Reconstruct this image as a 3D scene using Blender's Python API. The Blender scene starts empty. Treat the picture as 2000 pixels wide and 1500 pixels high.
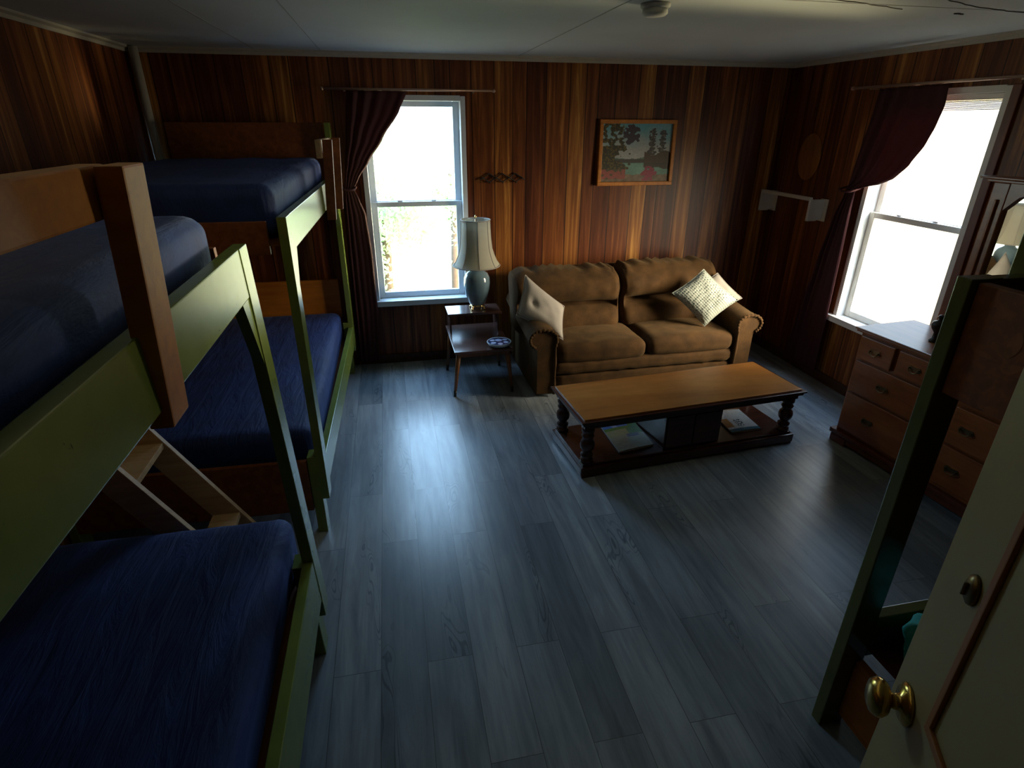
import bpy, bmesh, math, random
from mathutils import Vector, Matrix, noise
PI = math.pi
S = 1.11          # everything below is written in units of 1.11 m; scaled once at the end
random.seed(4)
scene = bpy.context.scene
COL = scene.collection

# ------------------------------------------------------------------ camera
F_PX, YAW, PITCH, ROLL = 1111.4, math.radians(11.692), math.radians(24.612), math.radians(0.2186)
fwd = Vector((math.sin(YAW) * math.cos(PITCH), math.cos(YAW) * math.cos(PITCH), -math.sin(PITCH)))
rgt = Vector((math.cos(YAW), -math.sin(YAW), 0))
upv = rgt.cross(fwd)
c_, s_ = math.cos(ROLL), math.sin(ROLL)
r2 = rgt * c_ + upv * s_
u2 = -rgt * s_ + upv * c_
# image x axis is r2 (right), image down axis is -u2
r2 = rgt * c_ - upv * (-s_)
u2 = upv * c_ - rgt * s_
cam_data = bpy.data.cameras.new('camera')
cam = bpy.data.objects.new('camera', cam_data)
COL.objects.link(cam)
cam_data.sensor_fit = 'HORIZONTAL'
cam_data.sensor_width = 36.0
cam_data.lens = F_PX * 36.0 / 2000.0
cam_data.clip_start = 0.02
cam_data.clip_end = 300
M3 = Matrix((r2, u2, -fwd)).transposed()
cam.matrix_world = Matrix.Translation((0, 0, 1.8 * S)) @ M3.to_4x4()
scene.camera = cam

# ------------------------------------------------------------------ view + world
scene.view_settings.view_transform = 'Standard'
scene.view_settings.look = 'None'
scene.view_settings.gamma = 1
scene.view_settings.use_curve_mapping = False
scene.view_settings.exposure = 0.05
SKY = 14.0
LOBE_SKY, LOBE_GROUND = 6.2, 30.0
world = bpy.data.worlds.new('daylight')
scene.world = world
world.use_nodes = True
wn, wl = world.node_tree.nodes, world.node_tree.links
wn.clear()
w_out = wn.new('ShaderNodeOutputWorld'); w_bg = wn.new('ShaderNodeBackground')
w_tc = wn.new('ShaderNodeTexCoord'); w_sep = wn.new('ShaderNodeSeparateXYZ')
wl.new(w_tc.outputs['Generated'], w_sep.inputs[0])
w_side = wn.new('ShaderNodeMapRange')
w_side.inputs['From Min'].default_value = 0.15; w_side.inputs['From Max'].default_value = 0.60
wl.new(w_sep.outputs['X'], w_side.inputs['Value'])
w_z = wn.new('ShaderNodeMapRange'); w_z.inputs['From Min'].default_value = -1; w_z.inputs['From Max'].default_value = 1
wl.new(w_sep.outputs['Z'], w_z.inputs['Value'])
def zramp(stops):
    r = wn.new('ShaderNodeValToRGB'); e = r.color_ramp.elements
    while len(e) < len(stops): e.new(.5)
    for k, (z, c) in enumerate(stops): e[k].position = (z + 1) / 2; e[k].color = (*c, 1)
    wl.new(w_z.outputs[0], r.inputs[0]); return r
# towards the back garden: cool open sky over dull foliage; towards the right: hazy sky and lawn
w_back = zramp([(-.6, (.09, .09, .06)), (-.20, (.40, .40, .27)), (-.03, (.44, .46, .38)), (.06, (.46, .70, .95)), (1, (.44, .74, 1.15))])
w_right = zramp([(-.75, (.06, .05, .03)), (-.30, (.16, .13, .08)), (-.05, (.34, .28, .20)), (.06, (.16, .19, .22)), (1, (.08, .12, .18))])
w_mix = wn.new('ShaderNodeMix'); w_mix.data_type = 'RGBA'
wl.new(w_side.outputs[0], w_mix.inputs['Factor'])
wl.new(w_back.outputs[0], w_mix.inputs['A']); wl.new(w_right.outputs[0], w_mix.inputs['B'])
def lobe(prev, d, power, col, k):
    """a bright patch of the surroundings in direction d (hazy sky on the sun side, sunlit ground)"""
    dv = Vector(d).normalized()
    dp = wn.new('ShaderNodeVectorMath'); dp.operation = 'DOT_PRODUCT'; dp.inputs[1].default_value = dv
    wl.new(w_tc.outputs['Generated'], dp.inputs[0])
    mx = wn.new('ShaderNodeMath'); mx.operation = 'MAXIMUM'; mx.inputs[1].default_value = 0; wl.new(dp.outputs['Value'], mx.inputs[0])
    pw = wn.new('ShaderNodeMath'); pw.operation = 'POWER'; pw.inputs[1].default_value = power; wl.new(mx.outputs[0], pw.inputs[0])
    sc = wn.new('ShaderNodeVectorMath'); sc.operation = 'SCALE'; sc.inputs[0].default_value = Vector(col) * k; wl.new(pw.outputs[0], sc.inputs['Scale'])
    ad = wn.new('ShaderNodeVectorMath'); ad.operation = 'ADD'; wl.new(prev, ad.inputs[0]); wl.new(sc.outputs[0], ad.inputs[1])
    return ad.outputs[0]
w_c = lobe(w_mix.outputs['Result'], (.75, -.55, .33), 14, (1, .80, .54), LOBE_SKY)
w_c = lobe(w_c, (.922, .336, -.225), 230, (1, .80, .42), LOBE_GROUND)
wl.new(w_c, w_bg.inputs['Color'])
w_bg.inputs['Strength'].default_value = SKY
wl.new(w_bg.outputs[0], w_out.inputs[0])

RX, LX, BY, NY, HZ = 3.139, -1.523, 4.462, -0.13, 2.228   # room faces
W1 = (-0.17, 0.57, 0.52, 1.972)     # back window opening x0 x1 z0 z1
W2 = (2.665, 3.46, 0.52, 1.985)      # right window opening y0 y1 z0 z1
def portal(name, loc, rot, sx, sy):
    d = bpy.data.lights.new(name, 'AREA'); d.shape = 'RECTANGLE'; d.size = sx * S; d.size_y = sy * S
    d.cycles.is_portal = True
    o = bpy.data.objects.new(name, d); COL.objects.link(o)
    o.location = loc; o.rotation_euler = rot
portal('daylight_portal', ((W1[0]+W1[1])/2, BY + .13, (W1[2]+W1[3])/2), (-PI/2, 0, 0), W1[1]-W1[0], W1[3]-W1[2])
portal('daylight_portal', (RX + .13, (W2[0]+W2[1])/2, (W2[2]+W2[3])/2), (0, PI/2, 0), W2[3]-W2[2], W2[1]-W2[0])

# ------------------------------------------------------------------ materials
def mat(name):
    m = bpy.data.materials.new(name); m.use_nodes = True
    n = m.node_tree.nodes; l = m.node_tree.links
    return m, n, l, n['Principled BSDF']
def ND(n, t, **kw):
    x = n.new(t)
    for k, v in kw.items():
        if k in x.inputs.keys(): x.inputs[k].default_value = v
        else: setattr(x, k, v)
    return x
def coords(n, l, scale=(1, 1, 1), rot=(0, 0, 0), kind='Object'):
    tc = n.new('ShaderNodeTexCoord'); mp = n.new('ShaderNodeMapping')
    mp.inputs['Scale'].default_value = scale; mp.inputs['Rotation'].default_value = rot
    l.new(tc.outputs[kind], mp.inputs[0]); return mp.outputs[0]
def noise_t(n, l, vec, scale, detail=4, rough=.55, dist=0):
    t = n.new('ShaderNodeTexNoise'); t.inputs['Scale'].default_value = scale
    t.inputs['Detail'].default_value = detail; t.inputs['Roughness'].default_value = rough
    t.inputs['Distortion'].default_value = dist
    l.new(vec, t.inputs['Vector']); return t.outputs['Fac']
def ramp(n, l, fac, stops):
    r = n.new('ShaderNodeValToRGB'); e = r.color_ramp.elements
    while len(e) < len(stops): e.new(0.5)
    for i, (p, c) in enumerate(stops):
        e[i].position = p; e[i].color = (*c, 1)
    l.new(fac, r.inputs[0]); return r.outputs[0]
def mixc(n, l, fac, a, b, mode='MIX'):
    m = n.new('ShaderNodeMix'); m.data_type = 'RGBA'; m.blend_type = mode
    for sock, v in (('Factor', fac), ('A', a), ('B', b)):
        s = m.inputs[sock]
        if isinstance(v, (int, float)): s.default_value = v
        elif isinstance(v, tuple): s.default_value = (*v, 1)
        else: l.new(v, s)
    return m.outputs['Result']
def bump(n, l, b, h, strength=.2, dist=.01):
    x = n.new('ShaderNodeBump'); x.inputs['Strength'].default_value = strength; x.inputs['Distance'].default_value = dist
    l.new(h, x.inputs['Height']); l.new(x.outputs[0], b.inputs['Normal'])
def plain(name, c, rough=.5, var=.12, nscale=12, metal=0, spec=.5, bstr=0.05, coat=0):
    m, n, l, b = mat(name)
    v = coords(n, l); f = noise_t(n, l, v, nscale)
    lo = tuple(max(0, x * (1 - var)) for x in c); hi = tuple(min(1, x * (1 + var)) for x in c)
    l.new(ramp(n, l, f, [(.3, lo), (.7, hi)]), b.inputs['Base Color'])
    b.inputs['Roughness'].default_value = rough; b.inputs['Metallic'].default_value = metal
    b.inputs['Specular IOR Level'].default_value = spec
    if coat: b.inputs['Coat Weight'].default_value = coat; b.inputs['Coat Roughness'].default_value = .15
    if bstr: bump(n, l, b, noise_t(n, l, v, nscale * 8), bstr, .004)
    return m
def wood(name, dark, lite, axis='z', scale=6, rough=.4, stretch=14, coat=0, spec=.5, knots=False):
    m, n, l, b = mat(name)
    sc = {'x': (1, stretch, stretch), 'y': (stretch, 1, stretch), 'z': (stretch, stretch, 1)}[axis]
    v = coords(n, l, sc)
    f = noise_t(n, l, v, scale * .35, 6, .6, .6)
    c = ramp(n, l, f, [(.3, dark), (.5, tuple((a + d) / 2 for a, d in zip(dark, lite))), (.68, lite)])
    v2 = coords(n, l, (1, 1, 1)); g = noise_t(n, l, v2, 3.0)
    c = mixc(n, l, ramp(n, l, g, [(.35, (.78, .78, .78)), (.7, (1.1, 1.1, 1.1))]), c, c)
    mm = n.new('ShaderNodeMix'); mm.data_type = 'RGBA'; mm.blend_type = 'MULTIPLY'; mm.inputs['Factor'].default_value = 1
    l.new(ramp(n, l, f, [(.3, dark), (.68, lite)]), mm.inputs['A'])
    l.new(ramp(n, l, g, [(.35, (.75, .72, .7)), (.7, (1, 1, 1))]), mm.inputs['B'])
    l.new(mm.outputs['Result'], b.inputs['Base Color'])
    b.inputs['Roughness'].default_value = rough; b.inputs['Specular IOR Level'].default_value = spec
    if coat: b.inputs['Coat Weight'].default_value = coat; b.inputs['Coat Roughness'].default_value = .2
    bump(n, l, b, f, .12, .003)
    return m
def paneling(name, ax, seed=0.0):
    """vertical tongue and groove boards of uneven width; ax is the horizontal axis of the wall"""
    m, n, l, b = mat(name)
    tc = n.new('ShaderNodeTexCoord'); sp = n.new('ShaderNodeSeparateXYZ'); l.new(tc.outputs['Object'], sp.inputs[0])
    add = n.new('ShaderNodeMath'); add.operation = 'ADD'; add.inputs[1].default_value = 7.3 + seed
    l.new(sp.outputs[ax], add.inputs[0]); u = add.outputs[0]
    vc = n.new('ShaderNodeTexVoronoi'); vc.voronoi_dimensions = '1D'; vc.inputs['Scale'].default_value = 6.6
    ve = n.new('ShaderNodeTexVoronoi'); ve.voronoi_dimensions = '1D'; ve.feature = 'DISTANCE_TO_EDGE'; ve.inputs['Scale'].default_value = 6.6
    for q in (vc, ve): q.inputs['Randomness'].default_value = .75; l.new(u, q.inputs['W'])
    sc = n.new('ShaderNodeSeparateColor'); l.new(vc.outputs['Color'], sc.inputs[0])
    plank = ramp(n, l, sc.outputs[0], [(0, (.070, .014, .0035)), (.35, (.125, .032, .0065)), (.7, (.180, .054, .010)), (1, (.240, .088, .018))])
    # streaky grain, shifted per plank
    cmb = n.new('ShaderNodeCombineXYZ')
    mu = n.new('ShaderNodeMath'); mu.operation = 'MULTIPLY'; mu.inputs[1].default_value = 13; l.new(u, mu.inputs[0])
    mz = n.new('ShaderNodeMath'); mz.operation = 'MULTIPLY_ADD'; mz.inputs[1].default_value = .55; l.new(sp.outputs['Z'], mz.inputs[0])
    off = n.new('ShaderNodeMath'); off.operation = 'MULTIPLY'; off.inputs[1].default_value = 20; l.new(sc.outputs[1], off.inputs[0]); l.new(off.outputs[0], mz.inputs[2])
    l.new(mu.outputs[0], cmb.inputs[0]); l.new(mz.outputs[0], cmb.inputs[1]); l.new(off.outputs[0], cmb.inputs[2])
    g = noise_t(n, l, cmb.outputs[0], 1.5, 7, .62, .9)
    st = ramp(n, l, g, [(.33, (.48, .40, .36)), (.48, (1, 1, 1)), (.57, (1.5, 1.8, 1.9)), (.64, (2.3, 3.2, 3.8))])
    c = mixc(n, l, 1.0, plank, st, 'MULTIPLY')
    gr = ramp(n, l, ve.outputs['Distance'], [(.012, (.10, .08, .07)), (.035, (1, 1, 1))])
    c = mixc(n, l, 1.0, c, gr, 'MULTIPLY')
    l.new(c, b.inputs['Base Color'])
    b.inputs['Roughness'].default_value = .42; b.inputs['Specular IOR Level'].default_value = .35
    h = n.new('ShaderNodeMapRange'); h.inputs['From Max'].default_value = .04; l.new(ve.outputs['Distance'], h.inputs['Value'])
    bump(n, l, b, h.outputs[0], .12, .003)
    return m
def vcol_mat(name, rough=.5, spec=.4, coat=0):
    m, n, l, b = mat(name)
    a = n.new('ShaderNodeAttribute'); a.attribute_name = 'tint'
    v = coords(n, l); f = noise_t(n, l, v, 60)
    l.new(mixc(n, l, 1.0, a.outputs['Color'], ramp(n, l, f, [(.3, (.85, .85, .85)), (.7, (1.1, 1.1, 1.1))]), 'MULTIPLY'), b.inputs['Base Color'])
    b.inputs['Roughness'].default_value = rough; b.inputs['Specular IOR Level'].default_value = spec
    if coat: b.inputs['Coat Weight'].default_value = coat
    return m
def floor_mat():
    m, n, l, b = mat('grey_vinyl_plank')
    tc = n.new('ShaderNodeTexCoord')
    mp = n.new('ShaderNodeMapping'); mp.inputs['Rotation'].default_value = (0, 0, PI / 2); l.new(tc.outputs['Object'], mp.inputs[0])
    br = n.new('ShaderNodeTexBrick'); br.offset = .37; br.offset_frequency = 2
    for k, v in (('Scale', 1.0), ('Mortar Size', .0012), ('Mortar Smooth', .3), ('Bias', 0), ('Brick Width', 1.22), ('Row Height', .185)): br.inputs[k].default_value = v
    br.inputs['Color1'].default_value = (0, 0, 0, 1); br.inputs['Color2'].default_value = (1, 1, 1, 1); br.inputs['Mortar'].default_value = (.3, .3, .3, 1)
    l.new(mp.outputs[0], br.inputs['Vector'])
    base = ramp(n, l, br.outputs['Color'], [(0, (.150, .185, .220)), (.5, (.205, .245, .285)), (1, (.270, .310, .350))])
    # per plank offset for the grain
    addv = n.new('ShaderNodeVectorMath'); addv.operation = 'MULTIPLY_ADD'
    l.new(tc.outputs['Object'], addv.inputs[0]); addv.inputs[1].default_value = (11, .9, 1)
    sv = n.new('ShaderNodeVectorMath'); sv.operation = 'SCALE'; sv.inputs['Scale'].default_value = 9; l.new(br.outputs['Color'], sv.inputs[0])
    l.new(sv.outputs[0], addv.inputs[2])
    g = noise_t(n, l, addv.outputs[0], 1.6, 8, .62, .5)
    st = ramp(n, l, g, [(.28, (.55, .56, .60)), (.5, (1, 1, 1)), (.7, (1.45, 1.42, 1.40))])
    c = mixc(n, l, 1.0, base, st, 'MULTIPLY')
    big = noise_t(n, l, coords(n, l, (2.2, .8, 1)), 1.8, 3)
    c = mixc(n, l, 1.0, c, ramp(n, l, big, [(.3, (.78, .80, .84)), (.7, (1.2, 1.18, 1.15))]), 'MULTIPLY')
    # knots and cathedral figure: contour lines of a stretched noise
    kv = n.new('ShaderNodeVectorMath'); kv.operation = 'MULTIPLY_ADD'; l.new(tc.outputs['Object'], kv.inputs[0]); kv.inputs[1].default_value = (7.5, 1.5, 1); l.new(sv.outputs[0], kv.inputs[2])
    kn = noise_t(n, l, kv.outputs[0], 1.0, 2, .4, .3)
    ws = n.new('ShaderNodeMath'); ws.operation = 'MULTIPLY'; ws.inputs[1].default_value = 210; l.new(kn, ws.inputs[0])
    sn = n.new('ShaderNodeMath'); sn.operation = 'SINE'; l.new(ws.outputs[0], sn.inputs[0])
    rings = ramp(n, l, sn.outputs[0], [(.45, (1, 1, 1)), (.9, (.50, .53, .57))])
    msk = ramp(n, l, kn, [(.60, (0, 0, 0)), (.67, (1, 1, 1))])
    c = mixc(n, l, msk, c, mixc(n, l, 1.0, c, rings, 'MULTIPLY'))
    c = mixc(n, l, br.outputs['Fac'], c, (.05, .055, .06))
    l.new(c, b.inputs['Base Color'])
    l.new(ramp(n, l, g, [(.3, (.33, .33, .33)), (.7, (.26, .26, .26))]), b.inputs['Roughness'])
    b.inputs['Specular IOR Level'].default_value = .55
    bump(n, l, b, g, .10, .003)
    return m
def sheet_mat():
    m, n, l, b = mat('navy_sheet')
    v = coords(n, l); f = noise_t(n, l, v, 5)
    l.new(ramp(n, l, f, [(.3, (.004, .018, .110)), (.7, (.008, .036, .200))]), b.inputs['Base Color'])
    b.inputs['Roughness'].default_value = .75
    b.inputs['Sheen Weight'].default_value = .15; b.inputs['Sheen Roughness'].default_value = .4; b.inputs['Sheen Tint'].default_value = (.35, .5, 1, 1)
    w = noise_t(n, l, coords(n, l, (7, 1.2, 1.5)), 2.2, 6, .6, .8)
    bump(n, l, b, w, .5, .03)
    return m
def green_mat(name='worn_green_paint', ca=(.140, .205, .040), cb=(.200, .265, .055)):
    m, n, l, b = mat(name)
    v = coords(n, l); f = noise_t(n, l, v, 6)
    c = ramp(n, l, f, [(.3, ca), (.7, cb)])
    chip = noise_t(n, l, coords(n, l, (9, 9, 3)), 3.1, 8, .75, 1.2)
    c = mixc(n, l, ramp(n, l, chip, [(.655, (0, 0, 0)), (.68, (1, 1, 1))]), c, (.03, .035, .012))
    l.new(c, b.inputs['Base Color'])
    b.inputs['Roughness'].default_value = .24; b.inputs['Specular IOR Level'].default_value = .7
    bump(n, l, b, noise_t(n, l, v, 22), .06, .004)
    return m
M = {}
M['floor'] = floor_mat()
M['wall_x'] = paneling('pine_paneling_back', 'X')
M['wall_y'] = paneling('pine_paneling_side', 'Y', 3.1)
M['ceiling'] = plain('flat_white_ceiling_board', (.55, .60, .63), .8, .04, 2, bstr=.02)
M['seam'] = plain('seam_grey', (.36, .37, .38), .8)
M['crack'] = plain('ceiling_crack', (.10, .09, .08), .8)
M['crown'] = plain('cream_moulding', (.46, .44, .38), .6, .05)
M['hall'] = plain('hall_plaster', (.45, .40, .32), .8, .05)
M['base'] = wood('dark_baseboard', (.035, .012, .006), (.08, .03, .012), 'y')
M['white'] = plain('white_vinyl_frame', (.62, .68, .74), .35, .04, 5)
M['white2'] = plain('white_painted_metal', (.55, .53, .50), .45, .06, 8)
M['trimwood'] = wood('red_brown_trim', (.13, .03, .012), (.24, .06, .022), 'z')
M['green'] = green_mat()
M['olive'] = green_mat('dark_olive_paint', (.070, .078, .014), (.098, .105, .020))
M['plyred'] = wood('stained_board', (.16, .045, .010), (.30, .095, .022), 'x', 5, .5)
M['orange'] = wood('orange_pine', (.40, .125, .008), (.58, .21, .013), 'y', 5, .5)
M['pine'] = wood('pale_pine', (.50, .33, .17), (.70, .50, .28), 'x', 7, .5)
M['pine_face'] = wood('dark_pine_face', (.17, .06, .02), (.30, .12, .04), 'x', 7, .5)
M['mark'] = wood('orange_mark_wood', (.20, .065, .012), (.34, .115, .024), 'x', 5, .6)
M['deck'] = plain('rough_dark_plywood', (.09, .030, .014), .95, .2, 9, spec=.1)
M['sheet'] = sheet_mat()
M['sofa'] = plain('olive_brown_velour', (.060, .029, .0085), .85, .40, 9, bstr=.25, spec=.2)
M['sofa'].node_tree.nodes['Principled BSDF'].inputs['Sheen Weight'].default_value = .12
M['sofa'].node_tree.nodes['Principled BSDF'].inputs['Sheen Tint'].default_value = (.8, .6, .35, 1)
M['cream'] = plain('cream_cotton', (.43, .395, .36), .85, .08, 9, bstr=.2)
M['curtain_'] = plain('burgundy_satin', (.040, .005, .009), .55, .3, 5, bstr=.15)
M['rod'] = plain('brushed_bronze_rod', (.45, .30, .24), .35, .1, 10, metal=.6)
M['mahog'] = wood('dark_mahogany', (.035, .010, .006), (.085, .026, .014), 'x', 6, .3, coat=.3)
M['tabletop'] = wood('honey_maple_top', (.40, .14, .025), (.74, .34, .085), 'x', 1.6, .36, stretch=5, coat=.1)
M['walnut'] = wood('walnut_veneer', (.07, .035, .028), (.13, .065, .05), 'x', 5, .22, coat=.4)
M['leg'] = wood('teak_leg', (.16, .055, .015), (.26, .10, .03), 'z', 5, .4)
M['blackp'] = plain('black_plastic', (.012, .012, .012), .4)
M['iron'] = plain('black_iron', (.02, .016, .014), .45, .2)
M['brass'] = plain('polished_brass', (.55, .36, .10), .22, .1, 8, metal=1)
M['gold'] = plain('gilt_metal', (.85, .62, .30), .18, .05, 8, metal=1)
M['bronze'] = plain('antique_brass', (.22, .16, .08), .35, .2, 10, metal=.9)
M['ceramic'] = plain('grey_blue_ceramic', (.150, .230, .290), .12, .05, 3, coat=.6, bstr=0)
M['dress'] = wood('orange_maple_dresser', (.23, .062, .015), (.36, .115, .028), 'y', 4, .32, coat=.3)
M['dressd'] = wood('dark_maple_side', (.10, .024, .010), (.17, .045, .016), 'y', 4, .4)
M['door'] = plain('cream_green_door_paint', (.31, .245, .115), .5, .05, 3)
M['doortrim'] = plain('ochre_door_groove', (.30, .115, .030), .5, .08, 5)
M['teal'] = plain('teal_fabric', (.02, .34, .30), .7, .25, 6, bstr=.3)
M['mint'] = plain('mint_fabric', (.24, .44, .36), .8, .1, 6, bstr=.2)
M['vcol'] = vcol_mat('painted_surface')
M['glossv'] = vcol_mat('printed_gloss', .25, .5, .3)
m_, n_, l_, b_ = mat('window_glass')
tr = n_.new('ShaderNodeBsdfTransparent'); gl = n_.new('ShaderNodeBsdfGlossy'); gl.inputs['Roughness'].default_value = .02
ms = n_.new('ShaderNodeMixShader')
tr.inputs['Color'].default_value = (.95, .97, .97, 1)
ms.inputs[0].default_value = .04; l_.new(tr.outputs[0], ms.inputs[1]); l_.new(gl.outputs[0], ms.inputs[2])
l_.new(ms.outputs[0], n_['Material Output'].inputs[0]); n_.remove(b_)
M['glass'] = m_
m_, n_, l_, b_ = mat('mirror_silver'); b_.inputs['Metallic'].default_value = 1; b_.inputs['Roughness'].default_value = .02
l_.new(ramp(n_, l_, noise_t(n_, l_, coords(n_, l_), 3), [(0, (.84, .88, .86)), (1, (.88, .91, .89))]), b_.inputs['Base Color'])
M['mirror'] = m_
def translucent(name, c, t, amt):
    m, n, l, b = mat(name)
    f = noise_t(n, l, coords(n, l), 9)
    l.new(ramp(n, l, f, [(.3, tuple(x * .88 for x in c)), (.7, c)]), b.inputs['Base Color']); b.inputs['Roughness'].default_value = .8
    ts = n.new('ShaderNodeBsdfTranslucent'); ts.inputs['Color'].default_value = (*t, 1)
    ms = n.new('ShaderNodeMixShader'); ms.inputs[0].default_value = amt
    l.new(b.outputs[0], ms.inputs[1]); l.new(ts.outputs[0], ms.inputs[2]); l.new(ms.outputs[0], n['Material Output'].inputs[0])
    return m
M['shade'] = translucent('ivory_lampshade', (.66, .64, .54), (.75, .70, .58), .35)
M['curtain'] = translucent('burgundy_satin', (.050, .006, .010), (.34, .035, .045), .06)
M['white_glare'] = plain('white_frame_glare', (.84, .83, .80), .4, .03, 5)  # lighter copy of the frame white, with the window glare put into its colour
M['leaf'] = translucent('spring_leaf', (.30, .46, .24), (.50, .72, .40), .5)
M['bark'] = plain('bark', (.10, .07, .05), .9)

# ------------------------------------------------------------------ mesh helpers
def tag(o, label=None, cat=None, group=None, kind=None):
    if label: o['label'] = label
    if cat: o['category'] = cat
    if group: o['group'] = group
    if kind: o['kind'] = kind
    return o
def obj(name, bm, m, parent=None, smooth=False, auto=True):
    me = bpy.data.meshes.new(name)
    bmesh.ops.recalc_face_normals(bm, faces=bm.faces)
    bm.to_mesh(me); bm.free()
    if m: me.materials.append(M[m] if isinstance(m, str) else m)
    if smooth:
        for p in me.polygons: p.use_smooth = True
    o = bpy.data.objects.new(name, me); COL.objects.link(o)
    if parent: o.parent = parent
    if smooth == 'auto':
        me.set_sharp_from_angle(angle=math.radians(40))
    return o
def thing(name, label, cat, loc=(0, 0, 0), rz=0, group=None):
    o = bpy.data.objects.new(name, None); COL.objects.link(o)
    o.location = loc; o.rotation_euler = (0, 0, rz); o.empty_display_size = .1
    return tag(o, label, cat, group)
def NB(): return bmesh.new()
def box(bm, x0, x1, y0, y1, z0, z1, bev=0, mtx=None):
    vs = [bm.verts.new((x, y, z)) for x in (x0, x1) for y in (y0, y1) for z in (z0, z1)]
    fs = [(0, 1, 3, 2), (4, 6, 7, 5), (0, 4, 5, 1), (2, 3, 7, 6), (0, 2, 6, 4), (1, 5, 7, 3)]
    faces = [bm.faces.new([vs[i] for i in f]) for f in fs]
    if bev:
        ed = set(e for f in faces for e in f.edges)
        r = bmesh.ops.bevel(bm, geom=list(ed), offset=bev, segments=2, affect='EDGES', profile=.6)
        vs = list({v for f in r['faces'] for v in f.verts} | {v for v in vs if v.is_valid})
    if mtx:
        for v in vs: v.co = mtx @ v.co
    return bm
def B(name, m, x0, x1, y0, y1, z0, z1, parent=None, bev=.003, mtx=None):
    bm = NB(); box(bm, x0, x1, y0, y1, z0, z1, bev, mtx); return obj(name, bm, m, parent)
def prism(bm, pts, a0, a1, axis='x', bev=0):
    """polygon pts (2D) extruded along axis from a0 to a1"""
    def P(p, a):
        if axis == 'x': return (a, p[0], p[1])
        if axis == 'y': return (p[0], a, p[1])
        return (p[0], p[1], a)
    lo = [bm.verts.new(P(p, a0)) for p in pts]; hi = [bm.verts.new(P(p, a1)) for p in pts]
    fs = [bm.faces.new(lo), bm.faces.new(hi[::-1])]
    for i in range(len(pts)):
        j = (i + 1) % len(pts); fs.append(bm.faces.new((lo[i], hi[i], hi[j], lo[j])))
    if bev:
        bmesh.ops.bevel(bm, geom=list(set(e for f in fs for e in f.edges)), offset=bev, segments=2, affect='EDGES', profile=.6)
    return bm
def tube(bm, pts, r, n=8, caps=True):
    pts = [Vector(p) for p in pts]; rs = r if isinstance(r, (list, tuple)) else [r] * len(pts)
    rings = []; prev = None
    for i, p in enumerate(pts):
        t = (pts[min(i + 1, len(pts) - 1)] - pts[max(i - 1, 0)]).normalized()
        if prev is None:
            a = t.orthogonal().normalized()
        else:
            a = (prev - t * prev.dot(t)).normalized()
        prev = a; b = t.cross(a)
        rings.append([bm.verts.new(p + (a * math.cos(2 * PI * k / n) + b * math.sin(2 * PI * k / n)) * rs[i]) for k in range(n)])
    for i in range(len(rings) - 1):
        for k in range(n):
            bm.faces.new((rings[i][k], rings[i][(k + 1) % n], rings[i + 1][(k + 1) % n], rings[i + 1][k]))
    if caps:
        bm.faces.new(rings[0][::-1]); bm.faces.new(rings[-1])
    return bm
def lathe(bm, prof, n=32, c=(0, 0, 0), sq=0, axis='z'):
    """prof = [(r,z)...]"""
    rings = []
    for r, z in prof:
        ring = []
        for k in range(n):
            a = 2 * PI * k / n
            co = (c[0] + r * math.cos(a), c[1] + r * math.sin(a), c[2] + z)
            ring.append(bm.verts.new(co))
        rings.append(ring)
    for i in range(len(rings) - 1):
        for k in range(n):
            bm.faces.new((rings[i][k], rings[i][(k + 1) % n], rings[i + 1][(k + 1) % n], rings[i + 1][k]))
    if prof[0][0] > 1e-5: bm.faces.new(rings[0][::-1])
    if prof[-1][0] > 1e-5: bm.faces.new(rings[-1])
    return bm
def ellip(bm, c, r, n=16, mtx=None):
    q = bmesh.ops.create_uvsphere(bm, u_segments=n, v_segments=max(6, n // 2), radius=1)
    for v in q['verts']:
        co = Vector((v.co.x * r[0], v.co.y * r[1], v.co.z * r[2]))
        if mtx: co = mtx @ co
        v.co = co + Vector(c)
    return bm
def softbox(bm, c, h, r, n=14, deform=None, mtx=None):
    """rounded cushion: centre c, half sizes h, corner radius r; deform(p in -1..1, co) -> co"""
    vmap = {}
    def V(a, b, cc):
        k = (round(a, 5), round(b, 5), round(cc, 5))
        if k in vmap: return vmap[k]
        p = Vector((a, b, cc)); w = Vector((a * h[0], b * h[1], cc * h[2]))
        q = Vector([max(-(h[i] - r), min(h[i] - r, w[i])) for i in range(3)])
        d = w - q
        if d.length > 1e-9: w = q + d.normalized() * r
        if deform: w = deform(p, w)
        w = w + Vector(c)
        if mtx: w = mtx @ w
        vmap[k] = bm.verts.new(w); return vmap[k]
    def s(i):  # denser near the edges
        t = -1 + 2 * i / n
        return math.copysign(1 - (1 - abs(t)) ** 1.5, t)
    for ax in range(3):
        for sg in (-1, 1):
            for i in range(n):
                for j in range(n):
                    q = []
                    for (u, v) in ((s(i), s(j)), (s(i + 1), s(j)), (s(i + 1), s(j + 1)), (s(i), s(j + 1))):
                        co = [0, 0, 0]; co[ax] = sg; co[(ax + 1) % 3] = u; co[(ax + 2) % 3] = v
                        q.append(V(*co))
                    if len(set(q)) == 4: bm.faces.new(q if sg > 0 else q[::-1])
    return bm
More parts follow.
